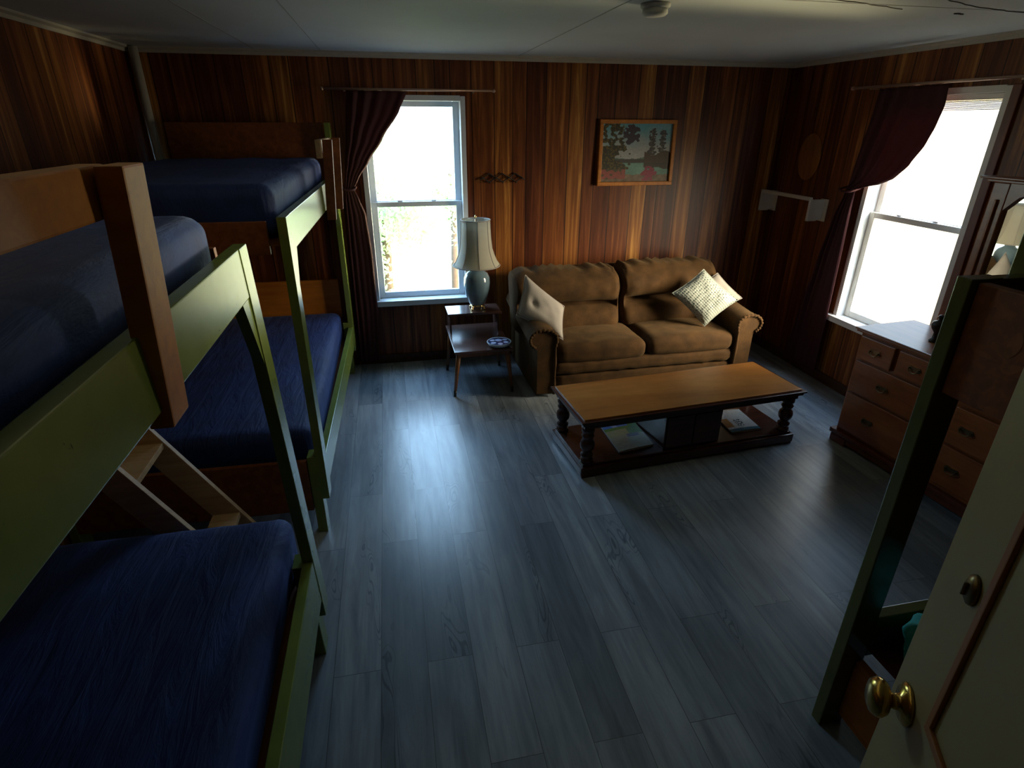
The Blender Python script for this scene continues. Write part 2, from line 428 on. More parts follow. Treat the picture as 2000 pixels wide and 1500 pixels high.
def sheet(name, f, nu, nv, m, parent=None, thick=0, smooth=True, color=None, sides=None):
    """surface f(u,v) 0..1, optional thickness along the normal by solidify"""
    bm = NB(); g = [[bm.verts.new(f(i / nu, j / nv)) for j in range(nv + 1)] for i in range(nu + 1)]
    fl = []
    for i in range(nu):
        for j in range(nv): fl.append((bm.faces.new((g[i][j], g[i + 1][j], g[i + 1][j + 1], g[i][j + 1])), (i + .5) / nu, (j + .5) / nv))
    cols = [color(u, v) for _, u, v in fl] if color else None
    me = bpy.data.meshes.new(name); bm.to_mesh(me); bm.free()
    me.materials.append(M[m])
    if smooth:
        for p in me.polygons: p.use_smooth = True
    if cols:
        a = me.color_attributes.new('tint', 'FLOAT_COLOR', 'CORNER')
        for p, c in zip(me.polygons, cols):
            for li in p.loop_indices: a.data[li].color = (*c, 1)
    o = bpy.data.objects.new(name, me); COL.objects.link(o)
    if parent: o.parent = parent
    if thick:
        md = o.modifiers.new('thickness', 'SOLIDIFY'); md.thickness = thick * S; md.offset = 0
    return o

# ------------------------------------------------------------------ room shell
def struct(name, bm, m, parent=None):
    o = obj(name, bm, m, parent)
    if not parent: o['kind'] = 'structure'
    return o
T = .14
bm = NB(); box(bm, LX - T, RX + T, NY - 1.3, BY + T, -.1, 0); struct('floor', bm, 'floor')
bm = NB(); box(bm, LX - T, RX + T, NY - 1.3, BY + T, HZ, HZ + .1); ceil = struct('ceiling', bm, 'ceiling')
# wall with an opening: four boxes
bm = NB()
box(bm, LX - T, W1[0], BY, BY + T, 0, HZ); box(bm, W1[1], RX + T, BY, BY + T, 0, HZ)
box(bm, W1[0], W1[1], BY, BY + T, 0, W1[2]); box(bm, W1[0], W1[1], BY, BY + T, W1[3], HZ)
struct('wall_back', bm, 'wall_x')
bm = NB()
box(bm, RX, RX + T, NY - .1, W2[0], 0, HZ); box(bm, RX, RX + T, W2[1], BY, 0, HZ)
box(bm, RX, RX + T, W2[0], W2[1], 0, W2[2]); box(bm, RX, RX + T, W2[0], W2[1], W2[3], HZ)
struct('wall_right', bm, 'wall_y')
bm = NB(); box(bm, LX - T, LX, NY - .1, BY, 0, HZ); struct('wall_left', bm, 'wall_y')
DX0, DX1, DZ = -.30, .40, 1.82
bm = NB()
box(bm, LX, DX0, NY - .1, NY, 0, HZ); box(bm, DX1, RX, NY - .1, NY, 0, HZ); box(bm, DX0, DX1, NY - .1, NY, DZ, HZ)
struct('wall_front', bm, 'wall_x')
bm = NB()
box(bm, DX0 - .3, DX0 - .25, NY - 1.3, NY - .1, 0, HZ); box(bm, DX1 + .25, DX1 + .3, NY - 1.3, NY - .1, 0, HZ)
box(bm, DX0 - .3, DX1 + .3, NY - 1.35, NY - 1.3, 0, HZ)
struct('wall_hall_closure', bm, 'hall')  # unseen closure behind the doorway, added to keep world light out
# crown mouldings
def crown(name, x0, y0, x1, y1):
    d = Vector((x1 - x0, y1 - y0, 0)); L = d.length; d.normalize(); nrm = Vector((-d.y, d.x, 0))
    bm = NB(); prof = [(0, 0), (.030, 0), (.028, -.010), (.012, -.018), (.008, -.034), (0, -.034)]
    lo = []; hi = []
    for p in prof:
        a = Vector((x0, y0, HZ)) + nrm * p[0] + Vector((0, 0, p[1])); lo.append(bm.verts.new(a)); hi.append(bm.verts.new(a + d * L))
    bm.faces.new(lo); bm.faces.new(hi[::-1])
    for i in range(len(prof)): bm.faces.new((lo[i], hi[i], hi[(i + 1) % len(prof)], lo[(i + 1) % len(prof)]))
    struct(name, bm, 'crown')
crown('trim_1', RX, BY, LX, BY)
crown('trim_2', RX, NY, RX, BY)
crown('trim_3', LX, BY, LX, NY)
# ceiling seams and cracks are shallow strips on the ceiling
bm = NB()
for x in (-.775, -.365, 0.96): box(bm, x - .003, x + .003, .6, BY - .03, HZ - .0015, HZ + .001)
for y in (2.30,): box(bm, LX + .05, RX - .05, y - .002, y + .002, HZ - .001, HZ + .001)
obj('ceiling_seam', bm, 'seam', ceil)
def crackline(pts, r=.0022):
    bm = NB()
    P = []
    for i in range(len(pts) - 1):
        for t in range(6):
            a = Vector(pts[i]).lerp(Vector(pts[i + 1]), t / 6); P.append((a.x + random.uniform(-.006, .006), a.y + random.uniform(-.006, .006), HZ - .001))
    P.append((*pts[-1], HZ - .001))
    tube(bm, P, r, 5); obj('ceiling_crack', bm, 'crack', ceil)
crackline([(1.65, 2.24), (1.87, 2.29), (2.10, 2.36)])
crackline([(2.10, 2.16), (2.33, 2.25), (2.55, 2.30), (2.80, 2.335)])
crackline([(2.39, 2.39), (2.44, 2.40)], .004)
bm = NB(); box(bm, LX, -1.5, NY, BY, 0, .07)
bm.free()
bm = NB(); box(bm, -.2, .86, BY - .012, BY, 0, .075, .003); struct('baseboard_back', bm, 'base')
bm = NB(); box(bm, RX - .012, RX, 1.1, BY - .013, 0, .075, .003); struct('baseboard_right', bm, 'base')

# ------------------------------------------------------------------ windows
def window(name, mtx, w, z0, z1, mid, blind=False, wm='white'):
    """local frame: x across 0..w, y depth (0 = room face, + = outward), z up"""
    root = bpy.data.objects.new(name, None); COL.objects.link(root); root['kind'] = 'structure'
    def P(nm, *a, m=None, bev=.003, par=None):
        bm = NB(); box(bm, *a, bev); 
        for v in bm.verts: v.co = mtx @ v.co
        return obj(nm, bm, m or wm, par or root)
    # casing lining the opening
    bm = NB()
    for a in ((-.005, .03, -.012, .128, z0, z1), (w - .03, w + .005, -.012, .128, z0, z1), (.03, w - .03, -.010, .128, z1 - .03, z1 + .004)): box(bm, *a, .002)
    for v in bm.verts: v.co = mtx @ v.co
    obj('window_casing', bm, wm, root)
    P('window_sill', -.04, w + .035, -.05, .128, z0 - .03, z0 + .012)
    def sash(y0, y1, a, b, nm):
        bm = NB(); f = .045
        box(bm, .031, .031 + f, y0, y1, a, b, .004); box(bm, w - .031 - f, w - .031, y0, y1, a, b, .004)
        box(bm, .031 + f, w - .031 - f, y0, y1, a, a + f, .004); box(bm, .031 + f, w - .031 - f, y0, y1, b - f * .8, b, .004)
        for v in bm.verts: v.co = mtx @ v.co
        s = obj(nm, bm, wm, root)
        bm = NB(); box(bm, .031 + f - .002, w - .031 - f + .002, (y0 + y1) / 2 - .0015, (y0 + y1) / 2 + .0015, a + f - .002, b - f * .8 + .002)
        for v in bm.verts: v.co = mtx @ v.co
        obj('glass_pane', bm, 'glass', s)
        return s
    sash(.085, .112, mid - .012, z1 - .031, 'upper_sash')
    lo = sash(.052, .080, z0 + .013, mid + .028, 'lower_sash')
    for t in (.33, .67):
        bm = NB(); box(bm, w * t - .018, w * t + .018, .058, .078, mid + .028, mid + .038, .003)
        for v in bm.verts: v.co = mtx @ v.co
        obj('sash_lock', bm, wm, lo)
    if blind:
        bm = NB()
        box(bm, .035, w - .035, .014, .045, z1 - .06, z1 - .031, .004)
        for k in range(7): box(bm, .04, w - .04, .012, .046, z1 - .068 - k * .007, z1 - .064 - k * .007)
        for v in bm.verts: v.co = mtx @ v.co
        obj('raised_blind', bm, wm, root)
    return root
window('window_1', Matrix.Translation((W1[0], BY, 0)), W1[1] - W1[0], W1[2], W1[3], 1.235)
window('window_2', Matrix.Translation((RX, W2[1], 0)) @ Matrix.Rotation(-PI / 2, 4, 'Z'), W2[1] - W2[0], W2[2], W2[3], 1.235, True, 'white_glare')
bm = NB(); box(bm, RX - .016, RX, W2[0] - .055, W2[0] - .006, .45, 1.99, .004); struct('trim_4', bm, 'trimwood')

# ------------------------------------------------------------------ pipe in the corner
bm = NB(); tube(bm, [(-1.47, 4.42, 0.0), (-1.47, 4.42, 2.222)], .026, 16)
tag(obj('pipe', bm, 'crown', None, True), 'cream painted vertical pipe standing in the dark back left corner', 'pipe')

# ------------------------------------------------------------------ bunk beds
def grp_transform(root_children, mtx): pass
def bunk(name, label, origin, rz, L, W, zt, zl, end_up, end_lo, tall_far, guard, near_guard_len, mir=False, posts_y=None, lean=0.0):
    """local: u along the length (0..L, +u), front (open) side at v=0, wall side at v=-W.  zt,zl = (z0,z1) of upper / lower rails"""
    t = thing(name, label, 'bunk bed', origin, rz)
    w, d = .085, .036
    def tilt(bm, u):
        for v in bm.verts:
            v.co.x += lean * (v.co.z - 1.0)
    def post(u0, ztop, nm='post', v1=0, foot=True):
        bm = NB()
        box(bm, u0, u0 + w, v1 - d, v1, .19 if foot else 0, ztop, .003)
        tilt(bm, u0); p = obj(nm, bm, 'green', t)
        if foot:
            bm = NB(); box(bm, u0 + .01, u0 + w, v1 - d - .038, v1 - d + .006, 0, .42, .003); tilt(bm, u0); obj('foot_block', bm, 'green', p)
        return p
    post(0, zt[1]); post(L - w, tall_far or zt[1])
    post(0, zt[1], v1=-W + d, foot=False); post(L - w, zt[1], v1=-W + d, foot=False)
    # gussets under the upper rail and above the lower rail
    for u0, sg in ((w, 1), (L - w, -1)):
        bm = NB(); prism(bm, [(u0 - sg * .002, zt[0] - .20), (u0 + sg * .075, zt[0] + .002), (u0 - sg * .002, zt[0] + .002)], -d + .004, -.004, 'y')
        tilt(bm, u0); obj('gusset', bm, 'green', t)
    B('upper_rail', 'green', w - .002, L - w + .002, -d, -.002, *zt, t)
    B('lower_rail', 'green', w - .002, L - w + .002, -d, -.002, *zl, t)
    B('upper_rail', 'green', w, L - w, -W + .002, -W + d, *zt, t)
    B('lower_rail', 'green', w, L - w, -W + .002, -W + d, *zl, t)
    for (u, ee) in ((0, 0), (L - .02, 1)):
        B('end_board', 'plyred', u - .006 + (.0 if not ee else .004), u + .018, -W + d + .001, -d - .045 if not ee else -d - .04, *end_up, t)
        B('end_board', 'plyred', u - .006, u + .018, -W + d + .001, -d - .042, *end_lo, t)
    B('upper_slat_deck', 'plyred', .02, L - .02, -W + .04, -.04, zt[0] + .03, zt[0] + .045, t, 0)
    B('lower_slat_deck', 'plyred', .02, L - .02, -W + .04, -.04, zl[0] + .03, zl[0] + .045, t, 0)
    return t
# near left bunk: front faces +x at x=-.36, runs y -.10 .. 1.70
def place_left(t): pass
# local u -> world -y?  use rz = -pi/2: local x -> -y, local y(+) -> +x
nearB = bunk('bunk_bed', 'green painted bunk bed in the left foreground with an orange guard rail on top', (-.355, 1.70, 0), -PI / 2, 1.80, 1.13,
             (1.367, 1.497), (.265, .44), (1.36, 1.49), (.12, .40), None, None, 0)
farB = bunk('bunk_bed', 'green painted bunk bed in the back left corner beside the burgundy curtain', (-.350, 4.365, 0), -PI / 2 - .020, 2.025, 1.12,
            (1.335, 1.475), (.24, .385), (1.335, 1.46), (.13, .40), None, None, 0)
for o in nearB.children_recursive:          # the homemade frame leans a little towards the wall
    for v in o.data.vertices: v.co.y -= .040 * (v.co.z - .44)
# guard rail of the near bunk (orange pine), local coordinates of nearB: u = 1.70 - y, v = x + .355
def nb(name, m, x0, x1, y0, y1, z0, z1, par=nearB, **k): return B(name, m, 1.70 - y1, 1.70 - y0, x0 + .355, x1 + .355, z0, z1, par, **k)
g = nb('guard_post', 'orange', -.400, -.362, .93, 1.01, 1.335, 1.745, bev=.004)
for v in g.data.vertices: v.co.y += (v.co.z - 1.745) * .060 + .004
nb('guard_board', 'orange', -.438, -.402, -.05, .985, 1.672, 1.745, bev=.004)
nb('guard_post', 'orange', -.400, -.362, -.05, .03, 1.335, 1.735, bev=.004)
# far bunk: headboard, tall corner post, short guard
def fb(name, m, x0, x1, y0, y1, z0, z1, **k): return B(name, m, 4.37 - y1, 4.37 - y0, x0 + .375, x1 + .375, z0, z1, farB, **k)
fb('headboard', 'plyred', -1.40, -.43, 4.345, 4.372, 1.50, 1.80)
fb('headboard', 'orange', -1.40, -.45, 4.345, 4.372, .45, .74)
fb('tall_post', 'green', -.412, -.376, 4.285, 4.368, 1.475, 1.80)
for y in (3.55, 4.02):
    gp = fb('guard_post', 'plyred', -.374, -.322, y, y + .03, 1.285, 1.715)
    for v in gp.data.vertices: v.co.y += (v.co.z - 1.285) * .06
fb('guard_board', 'pine', -.385, -.355, 3.52, 4.06, 1.62, 1.715)

# ladder between the bunks, leaning towards the left wall
lad = thing('ladder', 'pale pine plank ladder leaning between the two left bunks', 'ladder', (-.55, 2.0, 0))
def lad_pt(z): return -.950 + .55 - (z - .70) / 1.69
ang = math.atan(1.69)
for y in (-.135, .15):
    bm = NB()
    zt_, zb_ = 1.30, 0.0
    dx = .115
    prism(bm, [(lad_pt(zb_), zb_), (lad_pt(zt_), zt_), (lad_pt(zt_) - dx, zt_), (lad_pt(zb_) - dx, zb_)], y - .011, y + .011, 'y', .002)
    obj('side_board', bm, 'pine', lad)
for z in (.30, .66, 1.02):
    x = lad_pt(z)
    bm = NB(); box(bm, x - .115, x - .01, -.123, .138, z - .012, z + .012, .002); obj('rung', bm, 'pine', lad)

# mattresses
def mattress(name, label, x0, x1, y0, y1, z0, z1, seed=0, puff=.012):
    c = ((x0 + x1) / 2, (y0 + y1) / 2, z0)
    h = ((x1 - x0) / 2, (y1 - y0) / 2, (z1 - z0) / 2)
    def df(p, w):
        n1 = noise.noise(Vector((p.x * 3.1 + seed, p.y * 2.2, p.z)))
        n2 = noise.noise(Vector((p.x * 9 + seed, p.y * 3, p.z * 2)))
        w = w.copy(); w.z += puff * (1 - p.x ** 2) * (1 - p.y ** 2) * max(0, p.z) + .006 * n1 * max(0, p.z) + .003 * n2
        return w
    bm = NB(); softbox(bm, (0, 0, h[2]), h, min(.05, h[2] * .85), 30, df)
    o = obj(name, bm, 'sheet', None, True); o.location = c
    return tag(o, label, 'mattress', 'mattresses in navy sheets on the left bunks')
mattress('mattress', 'navy sheeted mattress on the lower bunk in the left foreground', -1.44, -.435, -.08, 1.81, .31, .512, 1)
mattress('mattress', 'navy sheeted mattress on the upper bunk behind the orange guard rail', -1.44, -.47, -.05, 1.66, 1.402, 1.585, 5)
mattress('mattress', 'navy sheeted mattress on the lower bunk in the back left corner', -1.44, -.435, 2.44, 4.33, .287, .50, 9)
mattress('mattress', 'navy sheeted mattress on the upper bunk in the back left corner', -1.44, -.44, 2.40, 4.33, 1.382, 1.585, 13)

# right bunk: long side along the near wall, foot end at x = 1.25
rb = thing('bunk_bed', 'green bunk bed at the right behind the cream door, with brown end boards', 'bunk bed', (1.25, 1.045, 0))
def rbp(name, m, x0, x1, y0, y1, z0, z1, par=None, bev=.003): return B(name, m, x0 - 1.25, x1 - 1.25, y0 - 1.045, y1 - 1.045, z0, z1, par or rb, bev)
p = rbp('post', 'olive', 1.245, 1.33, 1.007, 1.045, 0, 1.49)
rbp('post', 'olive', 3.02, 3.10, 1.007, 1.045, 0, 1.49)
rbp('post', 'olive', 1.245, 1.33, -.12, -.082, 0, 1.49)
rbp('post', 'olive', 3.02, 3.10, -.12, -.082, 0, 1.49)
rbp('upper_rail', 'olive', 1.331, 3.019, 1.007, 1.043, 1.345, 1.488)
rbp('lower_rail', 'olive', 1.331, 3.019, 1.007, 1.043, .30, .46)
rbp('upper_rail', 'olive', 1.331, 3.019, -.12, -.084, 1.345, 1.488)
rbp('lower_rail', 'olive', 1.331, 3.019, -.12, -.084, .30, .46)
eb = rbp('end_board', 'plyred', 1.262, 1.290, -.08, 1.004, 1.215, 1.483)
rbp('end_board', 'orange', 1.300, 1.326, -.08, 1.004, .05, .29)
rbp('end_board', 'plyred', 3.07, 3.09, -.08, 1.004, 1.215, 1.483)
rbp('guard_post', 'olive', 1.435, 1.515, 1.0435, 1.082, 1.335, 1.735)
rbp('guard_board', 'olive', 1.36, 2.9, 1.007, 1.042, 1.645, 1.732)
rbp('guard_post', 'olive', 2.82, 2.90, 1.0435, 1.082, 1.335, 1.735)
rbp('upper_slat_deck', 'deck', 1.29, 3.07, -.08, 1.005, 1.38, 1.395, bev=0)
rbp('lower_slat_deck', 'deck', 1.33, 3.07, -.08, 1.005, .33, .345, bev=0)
# slightly lighter orange butterfly-shaped mark on the upper end board
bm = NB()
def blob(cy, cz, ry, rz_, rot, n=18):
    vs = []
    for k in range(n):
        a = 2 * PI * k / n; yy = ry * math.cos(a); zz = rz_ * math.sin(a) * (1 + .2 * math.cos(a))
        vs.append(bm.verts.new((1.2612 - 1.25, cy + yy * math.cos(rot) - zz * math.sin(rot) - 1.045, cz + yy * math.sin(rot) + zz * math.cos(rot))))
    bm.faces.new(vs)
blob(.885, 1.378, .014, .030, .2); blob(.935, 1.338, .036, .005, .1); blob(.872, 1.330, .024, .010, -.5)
obj('orange_mark', bm, 'mark', eb)

# teal fabric on the right lower bunk
def crumple(c, r, seed, amp):
    bm = NB(); q = bmesh.ops.create_icosphere(bm, subdivisions=5, radius=1)
    for v in q['verts']:
        p = v.co.copy(); n1 = noise.noise(p * 1.6 + Vector((seed, 0, 0))); n2 = noise.noise(p * 4 + Vector((0, seed, 0)))
        n3 = 1 - abs(noise.noise(p * 2.6 + Vector((0, 0, seed)))) * 2
        s = 1 + amp * (n1 * .6 + n2 * .25 + n3 * .35)
        v.co = Vector((p.x * r[0] * s + c[0], p.y * r[1] * s + c[1], max(-r[2] * .55, p.z * r[2] * s) + c[2]))
    return bm
bm = crumple((0, 0, .083), (.115, .118, .15), 3, .35)
o = obj('bundled_blanket', bm, 'teal', None, True); o.location = (1.447, .848, .345)
tag(o, 'crumpled teal blanket lying on the lower level of the right bunk', 'blanket')

# ------------------------------------------------------------------ door (open, at the right edge)
DH = Vector((.790, .536, 0)); DD = Vector((-.515, -.857, 0)); DL = .765
droot = bpy.data.objects.new('door_1', None); COL.objects.link(droot); droot['kind'] = 'structure'
droot.location = DH; droot.rotation_euler = (0, 0, math.atan2(DD.y, DD.x))
# local: +x from the free edge to the hinges, visible face looks to local -y ... find sign below
nloc = -1
B('door_leaf', 'door', 0, DL, .001, .033, .01, 1.79, droot, .003)
# mouldings on the visible face
sgn = -1
def moulding(x0, x1, z0, z1):
    bm = NB(); t_ = .014
    for a in ((x0, x1, z1 - t_, z1), (x0, x1, z0, z0 + t_), (x0, x0 + t_, z0 + t_, z1 - t_), (x1 - t_, x1, z0 + t_, z1 - t_)):
        box(bm, a[0], a[1], -.006, .001, a[2], a[3], .002)
    obj('panel_moulding', bm, 'doortrim', droot)
moulding(.135, DL - .13, .985, 1.68); moulding(.135, DL - .13, .18, .80)
bm = NB()
kz, kx = .942, .062
prof = [(.034, 0), (.034, -.004), (.028, -.010), (.014, -.014), (.012, -.028), (.016, -.033), (.026, -.038), (.031, -.047), (.031, -.056), (.026, -.066), (.015, -.072), (0, -.073)]
lathe(bm, [(r, -z) for r, z in prof], 32)
for v in bm.verts: v.co = Vector((v.co.x + kx, -v.co.z * .78, v.co.y + kz))
obj('door_handle', bm, 'brass', droot, True)
bm = NB(); lathe(bm, [(.022, 0), (.021, .004), (.014, .008), (0, .009)], 24)
for v in bm.verts: v.co = Vector((v.co.x * .8 + .100, -v.co.z, v.co.y * 1.1 + 1.222))
box(bm, .098, .102, -.014, -.006, 1.212, 1.232, .001)
obj('deadbolt_turn', bm, 'bronze', droot, True)

# ------------------------------------------------------------------ sofa
sofa = thing('sofa', 'olive brown two seat sofa with rolled arms below the landscape painting', 'sofa', (1.76, 4.0, 0), .018)
def sb(name, c, h, r, n=16, df=None, mtx=None, par=None):
    bm = NB(); softbox(bm, (c[0] - 1.76, c[1] - 4.0, c[2]), h, r, n, df, mtx); return obj(name, bm, 'sofa', par or sofa, True)
sb('base', (1.755, 3.98, .085), (.70, .37, .065), .02, 10)
def roll(p, w):
    w = w.copy(); w.z += .004 * math.sin(p.x * 26) * (1 if p.y < 0 else 0); w.y += .003 * math.sin(p.x * 33 + 1); return w
sb('front_roll', (1.755, 3.66, .205), (.705, .065, .055), .045, 30, roll)
sb('seat_deck', (1.755, 4.02, .19), (.70, .33, .05), .02, 6)
def seatdf(sd):
    def f(p, w):
        w = w.copy(); up = max(0, p.z)
        w.z += .022 * (1 - p.x ** 2) * (1 - .6 * p.y ** 2) * up + .004 * noise.noise(Vector((p.x * 4 + sd, p.y * 3, 0))) * up
        if p.y < 0: w.y += -.012 * (1 - p.x ** 2) * (-p.y)
        return w
    return f
sb('seat_cushion', (1.405, 3.86, .305), (.342, .265, .070), .055, 22, seatdf(1))
sb('seat_cushion', (2.105, 3.86, .312), (.348, .265, .070), .055, 22, seatdf(7))
def backdf(sd):
    def f(p, w):
        w = w.copy()
        front = max(0, -p.y)
        zz = p.z
        cr = math.exp(-((zz + .12) / .13) ** 2)                       # crease across the back
        tuft = .55 + .45 * math.cos(p.x * PI * 2.0 + PI) ** 2
        w.y += .10 * cr * front * (.65 + .35 * tuft) * (1 - abs(p.x) ** 6)
        w.y -= .060 * math.exp(-((zz - .45) / .38) ** 2) * front      # top roll bulges forward
        w.y += .035 * math.exp(-((zz + .12) / .045) ** 2) * front * (1 - abs(p.x) ** 8)
        w.y -= .010 * math.exp(-((zz + .6) / .3) ** 2) * front
        top = max(0, zz - .1)
        w.y += .010 * top * math.sin(p.x * 30 + 3 * math.sin(p.x * 5 + sd)) * front
        w.z += .011 * top * math.sin(p.x * 30 + 3 * math.sin(p.x * 5 + sd)) + .012 * noise.noise(Vector((p.x * 2 + sd, 0, 0))) * max(0, zz)
        w.y += (w.z) * .26                                            # lean back
        return w
    return f
sb('back_cushion', (1.262, 4.13, .570), (.420, .125, .232), .075, 34, backdf(1))
sb('back_cushion', (2.095, 4.13, .585), (.405, .125, .232), .075, 34, backdf(6))
sb('back_frame', (1.690, 4.315, .41), (.80, .06, .37), .05, 10)
def arm(x0, sg, nm):
    """rolled arm; x0 = inner face, sg = outward direction"""
    prof = [(0, .02), (0, .38), (-.012, .430), (-.004, .472), (.030, .500), (.085, .512), (.140, .505), (.180, .478), (.194, .440), (.180, .405), (.150, .382), (.138, .36), (.136, .02)]
    bm = NB(); ny = 26; rings = []
    for j in range(ny + 1):
        t = j / ny; y = 3.595 + t * .76
        ring = []
        for i, (a, z) in enumerate(prof):
            k = 1.0
            zz = z
            if t < .06: a2 = .07 + (a - .07) * (.90 + .10 * (t / .06) ** .5); zz = .24 + (z - .24) * (.965 + .035 * (t / .06) ** .5)
            else: a2 = a
            if z > .3:
                zz += .085 * t ** 1.2 + .004 * math.sin(t * 90) * math.exp(-t * 9)
                a2 += .004 * math.sin(t * 110) * math.exp(-t * 8)
            ring.append(bm.verts.new((x0 + sg * a2 - 1.76, y - 4.0, zz)))
        rings.append(ring)
    for j in range(ny):
        for i in range(len(prof)):
            i2 = (i + 1) % len(prof); bm.faces.new((rings[j][i], rings[j][i2], rings[j + 1][i2], rings[j + 1][i]))
    bm.faces.new(rings[0]); bm.faces.new(rings[-1][::-1])
    o = obj(nm, bm, 'sofa', sofa, 'auto')
    # gathered front edge: a ruched welt following the roll
    bm = NB(); pts = [(x0 + sg * (.068 + (a - .068) * .96) - 1.76, 3.592 - 4.0, z) for a, z in prof[0:11]]
    P = []
    for i in range(len(pts) - 1):
        for k in range(6): P.append(Vector(pts[i]).lerp(Vector(pts[i + 1]), k / 6))
    P.append(Vector(pts[-1])); tube(bm, P, [.011 + .0035 * math.sin(i * 1.9) for i in range(len(P))], 8)
    obj('ruched_welt', bm, 'sofa', o, True)
arm(1.045, -1, 'arm'); arm(2.462, 1, 'arm')

def cushion(name, label, tl, tr_, br_, bl, th, m, seed, color=None, dimple=None):
    """square throw cushion given its four corners (Vectors), thickness th"""
    tl, tr_, br_, bl = map(Vector, (tl, tr_, br_, bl)); c = (tl + tr_ + br_ + bl) / 4
    nrm = ((tr_ - bl).cross(tl - br_)).normalized()
    if nrm.y > 0: nrm = -nrm
    bm = NB(); n = 22; cols = []
    def P(u, v, s):
        # pinch the sides inwards so corners stay pointed
        a, b = u * 2 - 1, v * 2 - 1
        k = .07 * (1 - b * b) * abs(a) ** 3; k2 = .07 * (1 - a * a) * abs(b) ** 3
        uu = .5 + a * (1 - k) / 2; vv = .5 + b * (1 - k2) / 2
        base = tl.lerp(tr_, uu).lerp(bl.lerp(br_, uu), vv)
        h_ = ((1 - a ** 4) * (1 - b ** 4)) ** .6 * (1 - .25 * (a * a + b * b) / 2)
        wr = .005 * noise.noise(Vector((a * 3 + seed, b * 3, s)))
        d = 0
        if dimple and s > 0: d = -.02 * math.exp(-(((a - dimple[0]) / .16) ** 2 + ((b - dimple[1]) / .22) ** 2))
        return base + nrm * s * (th / 2 * h_ + wr * h_ + d) - c
    g = {}
    for s in (1, -1):
        for i in range(n + 1):
            for j in range(n + 1):
                edge = i in (0, n) or j in (0, n)
                key = (i, j, 0 if edge else s)
                if key not in g: g[key] = bm.verts.new(P(i / n, j / n, s))
    def G(i, j, s): return g[(i, j, 0 if (i in (0, n) or j in (0, n)) else s)]
    for s in (1, -1):
        for i in range(n):
            for j in range(n): bm.faces.new((G(i, j, s), G(i + 1, j, s), G(i + 1, j + 1, s), G(i, j + 1, s)))
    o = obj(name, bm, m, None, True); o.location = c
    bm = NB(); ring = [P(t / 12, 0, 0) for t in range(12)] + [P(1, t / 12, 0) for t in range(12)] + [P(1 - t / 12, 1, 0) for t in range(12)] + [P(0, 1 - t / 12, 0) for t in range(12)]
    tube(bm, ring + [ring[0]], .004, 6, False); obj('piping', bm, m, o, True)
    return tag(o, label, 'cushion')
# quilted, dotted fabric
m_, n_, l_, b_ = mat('embossed_satin')
v_ = coords(n_, l_, (54, 54, 54), (0, PI / 4, 0))
vo = n_.new('ShaderNodeTexVoronoi'); vo.inputs['Scale'].default_value = 1.0; vo.inputs['Randomness'].default_value = .05; l_.new(v_, vo.inputs['Vector'])
l_.new(ramp(n_, l_, vo.outputs['Distance'], [(.20, (.06, .10, .08)), (.34, (.40, .44, .40))]), b_.inputs['Base Color'])
b_.inputs['Roughness'].default_value = .45; bump(n_, l_, b_, vo.outputs['Distance'], .5, .01)
M['satin'] = m_
cushion('throw_cushion', 'plain cream throw cushion standing on one corner by the left sofa arm', (.905, 3.92, .815), (1.180, 3.84, .590), (1.140, 3.70, .385), (.815, 3.80, .560), .11, 'cream', 2, dimple=(-.45, .1))
cushion('throw_cushion', 'pale cushion with an embossed dotted pattern leaning on the right sofa arm', (2.285, 3.90, .800), (2.500, 3.72, .600), (2.262, 3.73, .405), (2.030, 3.86, .640), .11, 'satin', 5)
cushion('throw_cushion', 'plain off white cushion mostly hidden behind the dotted cushion', (2.455, 3.98, .745), (2.60, 3.82, .58), (2.42, 3.86, .455), (2.24, 4.00, .62), .07, 'cream', 8)

# ------------------------------------------------------------------ end table, lamp, dish
et = thing('end_table', 'two tier step end table with splayed tapered legs beside the sofa', 'end table', (.56, 3.96, 0), .01)
def eb_(nm, m, x0, x1, y0, y1, z0, z1, par=None, bev=.003): return B(nm, m, x0 - .56, x1 - .56, y0 - 3.96, y1 - 3.96, z0, z1, par or et, bev)
eb_('lower_shelf', 'walnut', .350, .765, 3.665, 4.26, .342, .360)
eb_('apron', 'leg', .375, .74, 3.70, 4.23, .305, .342)
eb_('upper_shelf', 'walnut', .352, .755, 4.035, 4.255, .500, .518)
for x in (.365, .725): eb_('riser', 'walnut', x, x + .014, 4.06, 4.245, .3605, .4995)
for (x, y, sx, sy) in ((.385, 3.72, -.035, .0), (.73, 3.72, .035, .03), (.385, 4.22, -.035, .03), (.73, 4.22, .035, .03)):
    bm = NB(); tube(bm, [(x - .56, y - 3.96, .33), (x + sx - .56, y + sy * (1 if y > 4 else -1) * 0 - 3.96, .045)], [.019, .011], 12); lg = obj('leg', bm, 'leg', et, True)
    bm = NB(); tube(bm, [(x + sx - .56, y - 3.96, .046), (x + sx * 1.12 - .56, y - 3.96, .0)], [.0115, .010], 12); obj('foot_cap', bm, 'blackp', lg, True)
lamp = thing('table_lamp', 'grey blue ceramic table lamp with an ivory bell shade on the end table', 'lamp', (.588, 4.15, .518))
bm = NB(); lathe(bm, [(.045, .035), (.060, .042), (.068, .06), (.082, .10), (.094, .15), (.098, .20), (.095, .240), (.080, .272), (.050, .290), (.040, .300), (.040, .32)], 40); obj('ceramic_body', bm, 'ceramic', lamp, True)
bm = NB(); lathe(bm, [(.052, .020), (.056, .026), (.052, .037), (.040, .038)], 32)
